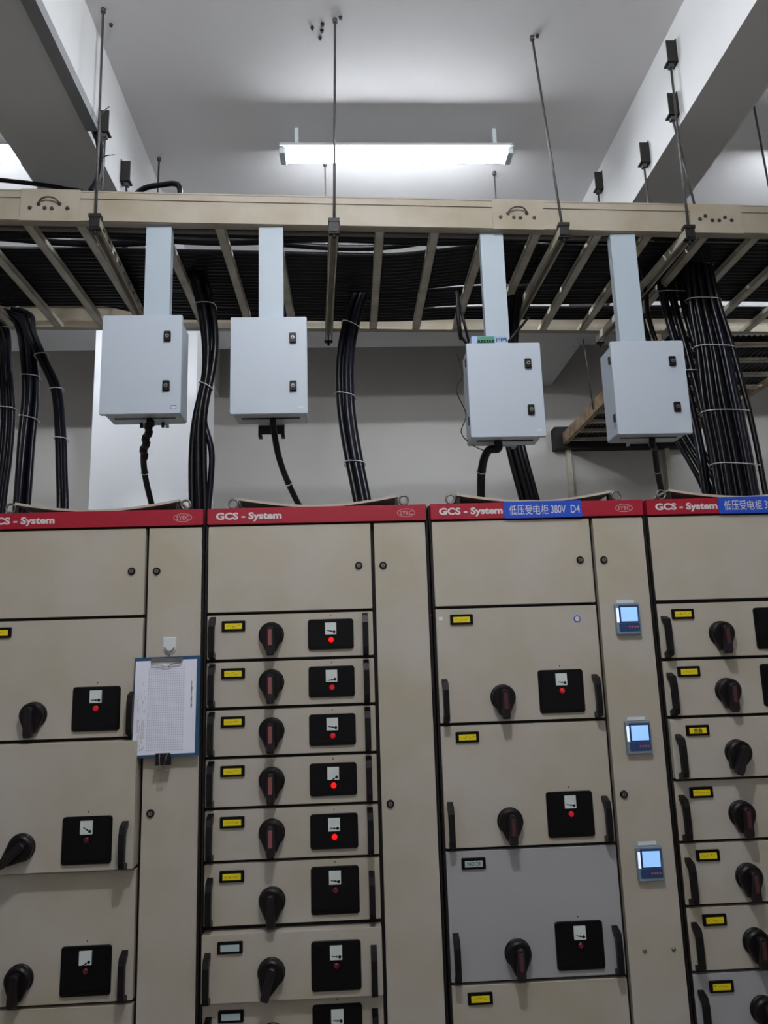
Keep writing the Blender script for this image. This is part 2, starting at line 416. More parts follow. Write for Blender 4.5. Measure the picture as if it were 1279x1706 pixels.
# cabinet 1
drawer(c1, X1, 1.417, 1.835, led='led_mid', needle=2, seed=1, stripe='lever_dark', plate='yellow')
drawer(c1, X1, .996, 1.417, out=.042, led='led_off', needle=32, seed=2, stripe='lever_dark', ang=-.85, plate=None)
drawer(c1, X1, .585, .996, led='led_off', needle=-25, seed=3, stripe='lever_dark', ang=-.05, plate=None)
drawer(c1, X1, .165, .585, led='led_off', seed=4, stripe='lever_dark', plate=None)
# cabinet 2
Z2 = [1.835, 1.669, 1.504, 1.339, 1.172, 1.0]
for i in range(5):
    drawer(c2, X2, Z2[i + 1], Z2[i], led=('led_on', 'led_mid', 'led_mid', 'led_on', 'led_on')[i], needle=(12, -8, 10, -28, 2)[i], seed=10 + i, panel='wide')
drawer(c2, X2, .796, 1.0, led='led_off', needle=8, seed=16, stripe='lever_dark', kz=.872)
drawer(c2, X2, .574, .790, out=.030, led='led_off', needle=5, plate='cyan_tag', seed=17, stripe='lever_dark', ang=-.28, kz=.664)
drawer(c2, X2, .372, .574, led='led_off', needle=5, plate='cyan_tag', seed=18, stripe='lever_dark')
drawer(c2, X2, .165, .372, led='led_off', plate='cyan_tag', seed=19, stripe='lever_dark')
# cabinet 3
dr3 = drawer(c3, X3, 1.424, 1.835, led='led_mid', needle=8, seed=21, stripe='stripe_dark')
drawer(c3, X3, 1.007, 1.424, led='led_mid', needle=12, seed=22, stripe='stripe_dark')
drawer(c3, X3, .588, 1.007, led='led_off', needle=10, plate='cyan_tag', body='NO.28', seed=23, stripe='stripe_dark', colour='grey_panel')
drawer(c3, X3, .165, .588, led='led_off', seed=24, stripe='stripe_dark')
b = MB().use('blue'); b.disc(.829, 1.781, .0125, -.0055, -.004, 24); b.use('white_ink'); b.disc(.829, 1.781, .009, -.006, -.0055, 20); b.build('round_sticker', None, dr3)
MB().box(.322, .336, -.005, -.004, 1.790, 1.802).build('tape_scrap', 'hook', dr3)
# cabinet 4
Z4 = [1.832, 1.625, 1.421, 1.208, 1.0, .793, .586, .376, .165]
for i in range(8):
    drawer(c4, X4, Z4[i + 1], Z4[i], out=.022 if i == 2 else 0, led='led_off', seed=30 + i, stripe='stripe_dark' if i != 2 else 'lever_dark', ang=-.35 if i == 2 else 0,
           body='预备' if i == 2 else None, colour='grey_panel' if i == 6 else 'beige')
# digital power meters on the cable door of cabinet 3
for z in (1.775, 1.358, .939):
    x = 1.013
    m = MB().rbox(x - .045, x + .045, -.022, -.004, z - .056, z + .056, .005, 3, .003).build('power_meter', 'bezel', c3)
    MB().rbox(x - .034, x + .040, -.0235, -.022, z - .014, z + .050, .003, 2).build('screen_frame', 'bezel_dark', m)
    MB().box(x - .027, x + .034, -.0245, -.0235, z - .009, z + .042).build('screen', 'screen', m)
    MB().box(x - .043, x - .034, -.0232, -.022, z - .012, z + .040).build('light_leak', 'bezel_glow', m)  # glowing strip stands in for screen light leaking past the bezel
    MB().rbox(x - .036, x + .040, -.0228, -.022, z - .045, z - .016, .003, 2).build('key_strip', 'bezel_dark', m)
    for k in range(4):
        MB().disc(x + .002 + k * .0095, z - .029, .0034, -.0245, -.0228, 10).build('key', 'button', m)
    MB().box(x - .032, x + .032, -.006, -.004, z + .058, z + .070).build('meter_tag', 'hook', m)
for x in (.972, 1.072):
    b = MB(); b.disc(x, .662, .007, -.009, -.004, 14, .003); b.build('screw', 'steel', c3)

# ================================================================== CLIPBOARD, HOOK, CLIP
hk = thing('adhesive_hook', 'white adhesive hook holding up the clipboard', 'hook', (-.639, -.004, 1.735))
b = MB(); poly = [(-.639 + .0225, 1.757)] + [(-.639 - .0225, 1.757)] + [(-.639 + .0225 * math.cos(a), 1.722 + .0225 * math.sin(a)) for a in [math.pi + k * math.pi / 12 for k in range(13)]]
b.prism(poly, -.009, -.004, .0015); b.build('plate', 'hook', hk)
b = MB(); b.tube([(-.639 + .016 * math.cos(a), -.012, 1.724 + .016 * math.sin(a)) for a in [math.pi + k * math.pi / 12 for k in range(13)]], .0022, 8)
b.tube(smooth([(-.639, -.010, 1.707), (-.639, -.015, 1.699), (-.639, -.022, 1.692), (-.639, -.026, 1.697)]), .002, 8); b.build('hook_wire', 'steel', hk)
def tilt_y(z): return -.012 - (1.69 - z) * .05
cb = thing('clipboard', 'blue clipboard with a gridded log sheet hanging on the leftmost cabinet', 'clipboard', (-.645, -.02, 1.36))
def sheet(x0, x1, z0, z1, off, th, rot=-.012):
    b = MB(); vs = []
    for (x, z) in ((x0, z0), (x1, z0), (x1, z1), (x0, z1)):
        xx = x + (z - 1.68) * rot * 0.0; zz = z - (x + .645) * rot
        vs.append((xx, tilt_y(zz) - off, zz))
    vs += [(v[0], v[1] - th, v[2]) for v in vs]
    return b.add(vs, [(0, 1, 2, 3), (7, 6, 5, 4), (0, 4, 5, 1), (1, 5, 6, 2), (2, 6, 7, 3), (3, 7, 4, 0)])
sheet(-.757, -.528, 1.352, 1.690, 0, .003).build('board', 'board', cb)
pp_ = sheet(-.753, -.541, 1.362, 1.678, .0034, .0006).build('log_sheet', 'paper', cb)
sheet(-.708, -.580, 1.372, 1.655, .0042, .0001).build('printed_grid', 'grid', pp_)
b = MB(); rd = random.Random(4)
for k in range(26):
    z = 1.602 - k * .0036; y = tilt_y(z) - .0046; b.box(-.5585, -.5585 + rd.uniform(.002, .005), y - .0002, y, z, z + .0022)
b.build('sheet_heading', 'meter_ink', pp_)
b = MB(); rd = random.Random(5)
for i in range(9):
    for (za, zb) in ((1.375, 1.475), (1.50, 1.60)):
        z = za
        while z < zb:
            L = rd.uniform(.004, .014); y = tilt_y(z) - .0046
            if rd.random() < (.62 if za < 1.4 else .3): b.box(-.740 + i * .003, -.7392 + i * .003, y - .0002, y, z, z + L)
            z += L + .002
b.build('sheet_notes', 'steel', pp_)
y = tilt_y(1.675)
b = MB(); b.rbox(-.700, -.590, y - .008, y - .003, 1.672, 1.686, .003, 2, .001)
b.tube([(-.699, y - .010, 1.680), (-.697, y - .012, 1.664), (-.662, y - .012, 1.662), (-.652, y - .012, 1.655), (-.638, y - .012, 1.655), (-.628, y - .012, 1.664), (-.594, y - .012, 1.668), (-.591, y - .010, 1.684)], .0018, 8)
b.build('wire_clip', 'steel', cb)
y = tilt_y(1.355)
bc = thing('binder_clip', 'black binder clip gripping the bottom edge of the clipboard', 'clip', (-.647, y, 1.325))
b = MB(); n = 8; x0, x1 = -.672, -.622
side = [(y - .0062, 1.366), (y - .009, 1.366), (y - .016, 1.327), (y + .006, 1.327), (y + .0022, 1.366), (y + .0002, 1.366), (y + .002, 1.330), (y - .012, 1.330)]
vs = [(x, p[0], p[1]) for x in (x0, x1) for p in side]
b.add(vs, [(i, (i + 1) % n, (i + 1) % n + n, i + n) for i in range(n)] + [(0, 1, 2, 7), (2, 3, 6, 7), (3, 4, 5, 6)] + [tuple(n + i for i in q) for q in ((7, 2, 1, 0), (7, 6, 3, 2), (6, 5, 4, 3))]); b.build('jaw', 'black', bc)
b = MB(); q = y - .019
b.tube(smooth([(-.658, y - .0105, 1.364), (-.656, q, 1.345), (-.654, q - .002, 1.318), (-.660, q, 1.312), (-.652, q, 1.308), (-.640, q, 1.308), (-.634, q, 1.312), (-.640, q - .002, 1.318), (-.636, q, 1.345), (-.632, y - .0105, 1.364)], 4), .0014, 6); b.build('wire_handle', 'steel', bc)

# ================================================================== OVERHEAD LADDER TRAY
YAW = .04
def ty(X, off=0.): return .16 + YAW * X + off          # front face of the tray's front rail
RB, RT = 3.460, 3.597
TX0, TX1 = -3.1, 3.9
TW = 1.06                                               # tray width
tray = thing('cable_ladder', 'cream steel cable ladder tray spanning the room above the cabinets', 'cable tray', (.3, ty(.3, .5), RB))
def skewbox(mb, x0, x1, o0, o1, z0, z1):
    vs = [(x, ty(x, o), z) for z in (z0, z1) for o in (o0, o1) for x in (x0, x1)]
    return mb.add(vs, [(0, 2, 3, 1), (4, 5, 7, 6), (0, 1, 5, 4), (2, 6, 7, 3), (0, 4, 6, 2), (1, 3, 7, 5)])
for nm, o, s in (('front_rail', 0, 1), ('rear_rail', TW, -1)):
    b = MB(); A = lambda a, c: (o + min(s * a, s * c), o + max(s * a, s * c))
    skewbox(b, TX0, TX1, *A(0.002, .005), RB, RT)
    skewbox(b, TX0, TX1, *A(.005, .040), RB, RB + .003); skewbox(b, TX0, TX1, *A(.005, .040), RT - .003, RT)
    skewbox(b, TX0, TX1, *A(-.003, .002), RB + .002, RB + .020)             # rolled lower bead
    skewbox(b, TX0, TX1, *A(-.003, .002), RT - .034, RT - .002)             # rolled upper bead
    skewbox(b, TX0, TX1, *A(-.005, -.003), RT - .006, RT)
    b.build(nm, 'tray', tray)
for (xc, hw, strap) in ((-1.19, .118, True), (.765, .112, True), (1.66, .12, False)):
    b = MB(); skewbox(b, xc - hw, xc + hw, -.0055, -.003, RB - .002, RT + (.004 if strap else 0)); sp = b.build('splice_plate', 'tray', tray)
    bx = ((-.078, .046), (-.045, .064), (-.020, .046), (.008, .044), (.038, .066), (.070, .046)) if strap else ((-.078, .056), (-.052, .070), (-.022, .050), (.010, .050), (.038, .066), (.068, .052))
    for (ox, oz) in bx:
        x, z = xc + ox, RB + oz + .008; yy = ty(x, -.0055)
        b = MB(); b.disc(x, z, .0085, yy - .004, yy, 6); b.disc(x, z, .0045, yy - .008, yy - .004, 10); b.build('bolt', 'rod', sp)
    if strap:
        yy = ty(xc, -.016); z = RB + .074
        b = MB(); b.tube(smooth([(xc - .045, yy + .004, z), (xc - .030, yy - .004, z + .014), (xc - .005, yy - .006, z + .021), (xc + .022, yy - .004, z + .016), (xc + .038, yy + .004, z + .001)]), .0036, 8); b.build('earth_jumper', 'rod', sp)
RUNGS = (-2.97, -2.73, -2.49, -2.25, -2.0, -1.765, -1.53, -1.295, -1.08, -.76, -.513, -.28, .166, .405, .63, .855, 1.13, 1.36, 1.62, 1.86, 2.10, 2.34, 2.58, 2.82, 3.06, 3.30, 3.54)
def rung(x, wd, zb, h, name, m, o0=.006, o1=TW - .006):
    b = MB(); t = .002
    for (a, c, z0, z1) in ((x - wd, x + wd, zb, zb + t), (x - wd, x - wd + t, zb, zb + h), (x + wd - t, x + wd, zb, zb + h)):
        skx = [(xx, ty(x, o), z) for z in (z0, z1) for o in (o0, o1) for xx in (a, c)]
        b.add(skx, [(0, 2, 3, 1), (4, 5, 7, 6), (0, 1, 5, 4), (2, 6, 7, 3), (0, 4, 6, 2), (1, 3, 7, 5)])
    return b.build(name, m, tray)
for x in RUNGS: rung(x, .020, RB + .004, .026, 'rung', 'rung')
# strut channels slung under the tray on the hanger rods
STRUTS = ((-1.0, -1.055), (-.03, -.085), (.955, .925), (1.515, 1.48))
for k, (xf, xr) in enumerate(STRUTS):
    lab = ('slotted strut under the tray left of the first hanging box', 'slotted strut under the tray midway below the lamp', 'slotted strut under the tray right of the third hanging box', 'slotted strut under the tray right of the fourth hanging box')[k]
    t = thing('strut_channel', lab, 'support channel', (xf, ty(xf, .5), RB - .03), 'tray support struts')
    b = MB(); o0, o1 = -.035, TW + .035; wd = .0205; z0, z1 = RB - .0435, RB - .0025
    def pts(ax0, ax1, za, zb_): return [(xf + (xr - xf) * (o - o0) / (o1 - o0) + a, ty(xf, o), z) for z in (za, zb_) for o in (o0, o1) for a in (ax0, ax1)]
    F = [(0, 2, 3, 1), (4, 5, 7, 6), (0, 1, 5, 4), (2, 6, 7, 3), (0, 4, 6, 2), (1, 3, 7, 5)]
    b.add(pts(-wd, -wd + .0025, z0, z1), F); b.add(pts(wd - .0025, wd, z0, z1), F); b.add(pts(-wd, wd, z1 - .0025, z1), F)
    b.add(pts(-wd, -wd + .008, z0, z0 + .002), F); b.add(pts(wd - .008, wd, z0, z0 + .002), F)
    b.build('channel', 'rung', t)
    b = MB()
    for j in range(12):
        o = o0 + .06 + j * .09; x = xf + (xr - xf) * (o - o0) / (o1 - o0)
        b.box(x + wd, x + wd + .0006, ty(xf, o) - .014, ty(xf, o) + .014, z0 + .014, z0 + .026)
    b.build('slot', 'dark_steel', t)
    for o, x in ((o0, xf), (o1, xr)):
        b = MB(); yy = ty(xf, o) + (.012 if o < 0 else -.012); b.box(x - .022, x + .022, yy - .010, yy + .012, z0 - .008, z0); b.tube([(x, yy, z0 - .026), (x, yy, z0 - .008)], [.007, .007], 8); b.build('clamp_nut', 'dark_steel', t)
    yy = ty(xf, o0)
    MB().box(xf - .024, xf + .024, yy - .006, yy + .028, RB - .002, RB + .014).build('clamp_plate', 'dark_steel', t)
    MB().box(xf - .0205, xf + .0205, yy - .003, yy, RB - .0435, RB - .0025).build('end_cap', 'dark_steel', t)

# ================================================================== HANGER RODS
def rod(top, bot, label, rad=.0055, bracket=None):
    t = thing('hanger_rod', label, 'rod', top, 'tray hanger rods')
    MB().tube([top, bot], rad, 8).build('rod', 'rod', t)
    x, y, z = top
    b = MB()
    if bracket is None:
        b.tube([(x, y, z), (x, y, z - .018)], [.011, .011], 8); b.build('anchor_nut', 'rod', t)
    else:
        s = bracket                          # +1: fixed to a beam face on its right, -1: on its left
        xa, xb = (x - .022, x + .022)
        fx = (x + .022, x + .026) if s > 0 else (x - .026, x - .022)
        b.box(fx[0], fx[1], y - .024, y + .024, z - .012, z + .11)
        b.box(xa, xb, y - .024, y + .024, z - .008, z)
        b.box(xa, xb, y - .024, y - .019, z, z + .10)
        b.build('angle_bracket', 'dark_steel', t)
        MB().box(x - .010, x + .010, y - .012, y + .012, z - .026, z - .008).build('nut', 'rod', t)
ZB = RB - .0435
def sfront(k): xf = STRUTS[k][0]; return (xf, ty(xf, -.023), ZB - .010)
def srear(k): xf, xr = STRUTS[k]; return (xr, ty(xf, TW + .023), ZB - .010)
tp = onZ(172, 15, CEIL); rod(tp, sfront(0), 'long hanger rod at the left, from the ceiling beside the left beam')
tp = onZ(558, 32, CEIL); rod(tp, sfront(1), 'long hanger rod hanging in front of the glowing lamp')
tp = onZ(886, 61, CEIL); rod(tp, sfront(2), 'slanting hanger rod right of the glowing lamp')
rod(Vector((1.522, ty(1.515, -.023), onX(1110, 118, 1.522).z)), sfront(3), 'hanger rod from the highest bracket on the right beam', bracket=1)
tp = onZ(265, 263, CEIL); rod((tp.x, tp.y, CEIL), srear(0), 'short thin rod behind the tray just right of the left beam', .005)
tp = onZ(541, 272, CEIL); rod((tp.x, tp.y, CEIL), srear(1), 'thin rod behind the tray under the left half of the lamp', .004)
tp = onZ(823, 287, CEIL); rod((tp.x, tp.y, CEIL), srear(2), 'thin rod behind the tray under the right end of the lamp', .004)
p = onX(996, 316, 1.522); rod(p, (1.515, p.y, RT - .02), 'rod from the farthest bracket on the right beam, nearest the lamp', bracket=1)
p = onX(1072, 272, 1.522); rod(p, (1.53, p.y, RT - .02), 'rod from the second farthest bracket on the right beam', bracket=1)
p = onX(1119, 193, 1.522); rod(p, (1.60, p.y + .03, RT - .02), 'leaning rod from the bracket just below the highest one on the right beam', bracket=1)
p = onX(175, 222, -1.061); rod(p, (-1.065, p.y, RT - .02), 'short rod from the nearer bracket on the left beam', bracket=-1)
p = onX(211, 303, -1.061); rod(p, (-1.058, p.y, RT - .02), 'very short rod from the farther bracket on the left beam', bracket=-1)
tp = onZ(1253, 165, CEIL - .02); rod((tp.x, tp.y, CEIL), (tp.x + .04, tp.y, RT - .02), 'rod at the right edge of the photo beyond the right beam')
for (x, y, lab) in ((185, 43, 'rusty anchor stub on the ceiling beside the left hanger rod'), (520, 48, None), (537, 42, None), (536, 53, None), (533, 65, None), (567, 31, 'dark anchor stub right beside the middle rod on the ceiling'), (895, 61, 'dark anchor stub beside the slanting rod on the ceiling')):
    p = onZ(x, y, CEIL - .008); b = MB(); b.tube([(p.x, p.y, CEIL), (p.x, p.y, CEIL - .012)], [.009, .006], 8)
    o = b.build('anchor_stub', 'rust' if x == 185 else 'dark_steel')
    tag(o, lab or 'small dark stub in the ceiling cluster of four left of the middle rod', 'anchor', None if lab else 'cluster of anchor stubs on the ceiling')

# ================================================================== HANGING BOXES
BOXES = ((-.923, -.620, 2.590, 2.990, .000, 'first'), (-.438, -.142, 2.586, 2.982, .010, 'second'), (.487, .785, 2.494, 2.886, .062, 'third'), (1.075, 1.377, 2.500, 2.893, .075, 'fourth'))
BDEP = .15
PL = ('leftmost pale channel post, carrying the box before the white column', 'pale channel post second from the left with a dark end bracket below its box', 'pale channel post behind the module with antennas', 'rightmost pale channel post next to the thick cable bundle')
POSTX = ((243, 285), (431, 471), (800, 838), (1017, 1058))
BL = ('pale grey hanging box in front of the white column', 'pale grey hanging box second from the left, a dark bracket showing below it', 'pale grey hanging box with a small module and antennas on top', 'rightmost pale grey hanging box beside the thickest cable bundle')
for k, (x0, x1, z0, z1, yf, nm) in enumerate(BOXES):
    yb = yf + BDEP
    t = thing('hanging_box', BL[k], 'electrical box', ((x0 + x1) / 2, yb, z0), 'hanging control boxes')
    b = MB(); b.rbox(x0 + .008, x1 - .008, yf + .022, yb, z0 + .008, z1 - .008, .008, 3, .002)
    b.box(x0 + .004, x1 - .004, yf + .018, yf + .024, z0 + .004, z1 - .004)
    b.build('body', 'box', t)
    MB().box(x0 + .009, x1 - .009, yf + .0145, yf + .018, z0 + .009, z1 - .009).build('gasket', 'rubber', t)
    dr = MB().rbox(x0, x1, yf, yf + .0145, z0, z1, .006, 3, .003).build('door', 'box', t)
    for z in (z1 - .090, z0 + .110):
        xl_ = x1 - .055
        b = MB().use('black'); b.rbox(xl_ - .013, xl_ + .013, yf - .010, yf, z - .020, z + .020, .003, 2, .002)
        b.use('steel'); b.disc(xl_, z, .0075, yf - .012, yf - .010, 14)
        b.use('black'); b.box(xl_ - .0035, xl_ + .0035, yf - .0125, yf - .012, z - .004, z + .001); b.build('latch', None, dr)
    if k < 3:
        b = MB().use('blue' if k == 0 else 'cyan_tag'); b.box(x1 - .036, x1 - .016, yf - .0008, yf, z0 + .018, z0 + .033)
        b.use('white_ink'); b.box(x1 - .0345, x1 - .0175, yf - .0012, yf - .0008, z0 + (.0195 if k == 0 else .0222), z0 + .0295); b.build('sticker', None, dr)
    b = MB(); b.box(x0 + .035, x1 - .035, yf + .070, yf + .084, z0 + .006, z0 + .0085); b.build('cable_slot', 'black_panel', t)
    b = MB(); b.rbox(x0 + .025, x1 - .025, yf + .055, yf + .135, z0 + .0045, z0 + .006, .003, 2); 
    if k == 2 or k == 3:
        for z in (z0 + .06, z1 - .09): MB().box(x0 - .004, x0 + .004, yf + .012, yf + .03, z, z + .03).build('hinge', 'rubber', t)
    a, c = POSTX[k]; zt = RB
    xa, xc = onY(a, 400, yb).x, onY(c, 400, yb).x
    yp = yb + .001; zb_ = z0 + .004
    b = MB(); b.box(xa, xc, yp, yp + .003, zb_, RB - .001); b.box(xa, xa + .003, yp + .003, yp + .040, zb_, RB - .001); b.box(xc - .003, xc, yp + .003, yp + .040, zb_, RB - .001)
    b.box(xa + .003, xa + .014, yp + .037, yp + .040, zb_, RB - .001); b.box(xc - .014, xc - .003, yp + .037, yp + .040, zb_, RB - .001)
    hc = thing('hanging_channel', PL[k], 'support channel', ((xa + xc) / 2, yp, RB - .001), 'box hanging posts'); b.build('channel', 'post', hc)
    if k == 1:
        q = MB(); q.box(xa - .002, xc + .002, yp, yp + .003, z0 - .034, z0 + .003); q.box(xa - .002, xa + .012, yp, yp + .035, z0 - .044, z0 - .034); q.box(xc - .012, xc + .002, yp, yp + .035, z0 - .044, z0 - .034); q.build('end_bracket', 'dark_steel', hc)
    if k == 0:
        for x in (xa + .01, xc - .01): MB().tube([(x, yp - .02, z0 + .008), (x, yp - .02, z0 - .012)], .006, 8).build('bolt', 'dark_steel', t)
# terminal module with antennas standing on the third box
x0, x1, z1, yf = BOXES[2][0], BOXES[2][1], BOXES[2][3], BOXES[2][4]
t = thing('terminal_module', 'small pale blue module with green terminals and antennas on top of the third box', 'electronic module', (.56, yf + .06, z1))
MB().rbox(.512, .660, yf + .016, yf + .08, z1 + .001, z1 + .036, .003, 2, .001).build('body', 'module', t)
b = MB().use('pcb'); b.box(.535, .605, yf + .008, yf + .016, z1 + .008, z1 + .031)
b.use('black_panel')
for k in range(6): b.box(.537 + k * .0112, .545 + k * .0112, yf + .0075, yf + .008, z1 + .009, z1 + .016)
b.build('terminal_strip', None, t)
b = MB().use('meter_ink')
for k in range(7): b.box(.612 + k * .0065, .616 + k * .0065, yf + .0155, yf + .016, z1 + .012 + (k % 3) * .003, z1 + .028)
b.build('port_marks', None, t)
Y = yf + .07
b = MB(); b.tube([(.520, Y, z1 + .002), onY(764, 556, Y), onY(768, 562, Y)], .006, 8); b.tube([onY(768, 566, Y), onY(763, 530, Y), onY(762, 488, Y)], [.008, .009, .0065], 8); b.build('antenna', 'black', t)
b = MB(); b.tube([(.515, Y, z1 + .012), onY(760, 485, Y + .02)], [.005, .007], 8); b.build('antenna', 'black', t)
b = MB(); b.tube([(.655, Y, z1 + .010), onY(880, 529, Y + .02)], [.007, .005], 8); b.build('antenna', 'black', t)

# ================================================================== CABLES
def cable(pts, rad, label, cat='cable', group=None, m='cable', k=6, n=8, name='cable'):
    o = MB().tube(smooth(pts, k), rad, n).build(name, m); return tag(o, label, cat, group)
# lying along the ladder
rd = random.Random(11); zc = RB + .0315
LAB = 'black cable lying lengthwise on the rungs of the overhead ladder tray'
def sstep(a, b, x):
    t = min(1, max(0, (x - a) / (b - a))); return t * t * (3 - 2 * t)
def tray_cable(off, rr, lift=0., amp=.0, fr=1.6, ph=0., shift=0., rear=0., m='cable', jit=0.):
    pts = []; x = TX0 + .02
    while x < TX1:
        q = 1 - sstep(-1.45, -.85, x)
        o = off - shift * (.105 * sstep(.15, .75, x) + .045 * sstep(1.2, 1.8, x)) + amp * math.sin(x * fr + ph) - rear * q * .135
        pts.append((x, ty(x, o), zc + rr + lift + rear * q * .036)); x += .14
    return cable(pts, rr * .97, LAB, 'cable', 'cables lying in the ladder tray', m, 3)
for off, rr, m in ((.066, .014, 'cable'), (.098, .0145, 'cable'), (.131, .0125, 'cable_grey')): tray_cable(off, rr, amp=.0, m=m)
tray_cable(.082, .015, .031)
tray_cable(.163, .0145, amp=.004, fr=2.3, ph=.5, shift=.25)
tray_cable(.203, .0145, amp=.022, fr=5.46, ph=-1.57, shift=.45)
tray_cable(.285, .0155, amp=.026, fr=5.46, ph=1.45, shift=.8, lift=.033)
tray_cable(.320, .0155, amp=.004, fr=3.1, ph=.3, shift=1)
o = .338
while o < .655:
    rr = rd.choice((.015, .0165, .0165)); tray_cable(o + rr, rr, amp=.004, fr=1.1, shift=1); o += 2 * rr + .0006
o = max(o, .665)
while o < .83:
    rr = rd.choice((.015, .0165)); tray_cable(o + rr, rr, amp=.014, fr=2.1, ph=.4, shift=.8); o += 2 * rr + .0006
o += .018
while o < 1.0:
    rr = .0165; tray_cable(o + rr, rr, amp=.006, fr=1.7, rear=1.0, shift=.45); o += 2 * rr + .0006
for i, off in enumerate((.385, .43, .475, .525, .575)): tray_cable(off, .0165, .034, .010, 1.3, i * .2, shift=1)

def bundle(label, centre, offsets, rad, ties=(), drift=.0, m='cable', spread=None, tail=0):
    """a tied bundle of cables that drops from the tray: every cable and every tie a part of it"""
    C0 = smooth(centre, 6); n = len(C0)
    t = thing('cable_bundle', label, 'cable bundle', C0[-1], 'cable bundles dropping to the cabinets')
    rd = random.Random(len(label))
    for (ou, ov) in offsets:
        ph = rd.uniform(0, 6.28); pts = []
        for i, p in enumerate(C0):
            s = i / (n - 1); k = spread(s) if spread else 1.
            w_ = drift * math.sin(ph + s * 5)
            pts.append(p + Vector((ou * k + w_, ov * k + drift * .6 * math.cos(ph + s * 4), 0)))
        MB().tube(pts, rad, 8).build('cable', m if rd.random() < .6 else 'cable_blue', t)
    us = [o[0] for o in offsets]; vs = [o[1] for o in offsets]
    hu = (max(us) - min(us)) / 2 + rad; hv = (max(vs) - min(vs)) / 2 + rad; mu = (max(us) + min(us)) / 2; mv = (max(vs) + min(vs)) / 2
    for s in ties:
        i = min(n - 2, max(1, int(s * (n - 1)))); p = C0[i]; tg = (C0[i + 1] - C0[i - 1]).normalized()
        k = spread(s) if spread else 1.
        side = Vector((1, 0, 0)); side = (side - tg * side.dot(tg)).normalized(); oth = tg.cross(side)
        ring = []
        for a in range(18):
            an = 2 * math.pi * a / 18; ca, sa = math.cos(an), math.sin(an)
            sq = (abs(ca) ** 3 + abs(sa) ** 3) ** (-1 / 3)
            ring.append(p + Vector((mu * k, mv * k, 0)) + side * ca * sq * (hu * k + .003 + drift) + oth * sa * sq * (hv * k + .003 + drift) + tg * ca * .012)
        b = MB(); b.tube(ring, .0024, 6, True); b.tube([ring[13], ring[13] - Vector((-.02, .015, .004))], .0016, 5); b.build('cable_tie', 'tie', t)
    return t
PZ = 2.262
def px(L): return [onY(x, y, Y) for (x, y, Y) in L]
# bundle left of the second hanging box
z0 = zc + .01
c = px([(322, 440, .60), (340, 500, .60), (349, 560, .58), (347, 620, .57), (334, 690, .56), (331, 760, .56), (333, 850, .55)]); c = [Vector((c[0].x - .10, .58, z0 + .012)), Vector((c[0].x - .02, .60, z0))] + c + [Vector((c[-1].x, .55, PZ))]
bundle('tied bundle of black cables hanging between the first and second boxes', c, [(-.030, 0), (-.004, -.014), (.024, .004), (-.016, .028), (.012, .028)], .0150, (.36, .60), .004, spread=lambda s: 1.05 - .45 * math.exp(-((s - .6) / .12) ** 2))
c = px([(350, 600, .60), (345, 660, .59), (340, 700, .57), (352, 750, .57), (351, 800, .57), (346, 855, .57)]) + [Vector((onY(346, 855, .57).x, .57, PZ))]
c0 = px([(352, 500, .62), (354, 550, .61)]); c = [Vector((c0[0].x - .04, .64, z0))] + c0 + c
cable(c, .0135, 'single black cable bowing out right of the tied bundle behind the first box', m='cable_blue')
# centre bundle
c = px([(600, 492, .86), (584, 543, .84), (575, 600, .80), (575, 660, .77), (579, 705, .75), (588, 760, .72), (604, 842, .68)]); c = [Vector((c[0].x + .07, .88, z0 + .02)), Vector((c[0].x + .02, .88, z0))] + c + [Vector((c[-1].x + .01, .67, PZ - .02))]
bundle('tied bundle of four black cables hanging between the second and third boxes', c, [(-.027, -.006), (.007, -.012), (.027, .018), (-.010, .030)], .0165, (.34, .57, .80), .0025)
# behind the third box
c = px([(855, 500, .82), (848, 560, .80), (845, 640, .76), (856, 730, .72), (884, 838, .66)]); c = [Vector((c[0].x + .12, .84, z0 + .02)), Vector((c[0].x + .05, .83, z0))] + c + [Vector((c[-1].x + .015, .65, PZ - .02))]
bundle('bundle of black cables dropping behind the third box', c, [(-.036, 0), (-.014, -.012), (.010, -.010), (.032, 0), (-.022, .026), (.006, .022)], .0150, (.86,), .002)
# thick bundle at the right
c = px([(1158, 420, .56), (1172, 500, .58), (1190, 580, .58), (1204, 660, .57), (1221, 745, .56), (1237, 835, .54)]); c = [Vector((c[0].x - .06, .52, z0 + .03))] + c + [Vector((c[-1].x + .01, .53, PZ))]
offs2 = [(-.082 + .0235 * i, -.020 if i % 2 else .004) for i in range(8)] + [(-.07 + .0240 * i, .036 if i % 2 else .026) for i in range(7)]
bundle('thickest tied bundle of black cables, right of the fourth box', c, offs2, .0128, (.20, .30, .44, .62, .78), .004, spread=lambda s: .42 + .75 * min(1, s / .6))
c = px([(1120, 430, .70), (1128, 500, .72), (1150, 580, .72), (1170, 660, .70), (1190, 745, .68), (1205, 835, .64)]); c = [Vector((c[0].x + .02, .66, z0 + .03))] + c + [Vector((c[-1].x + .01, .62, PZ))]
bundle('second bundle of black cables, half hidden between the fourth box and the thickest bundle', c, [(-.078 + .026 * i, (i % 2) * .024) for i in range(7)], .0140, (.28, .5), .004)
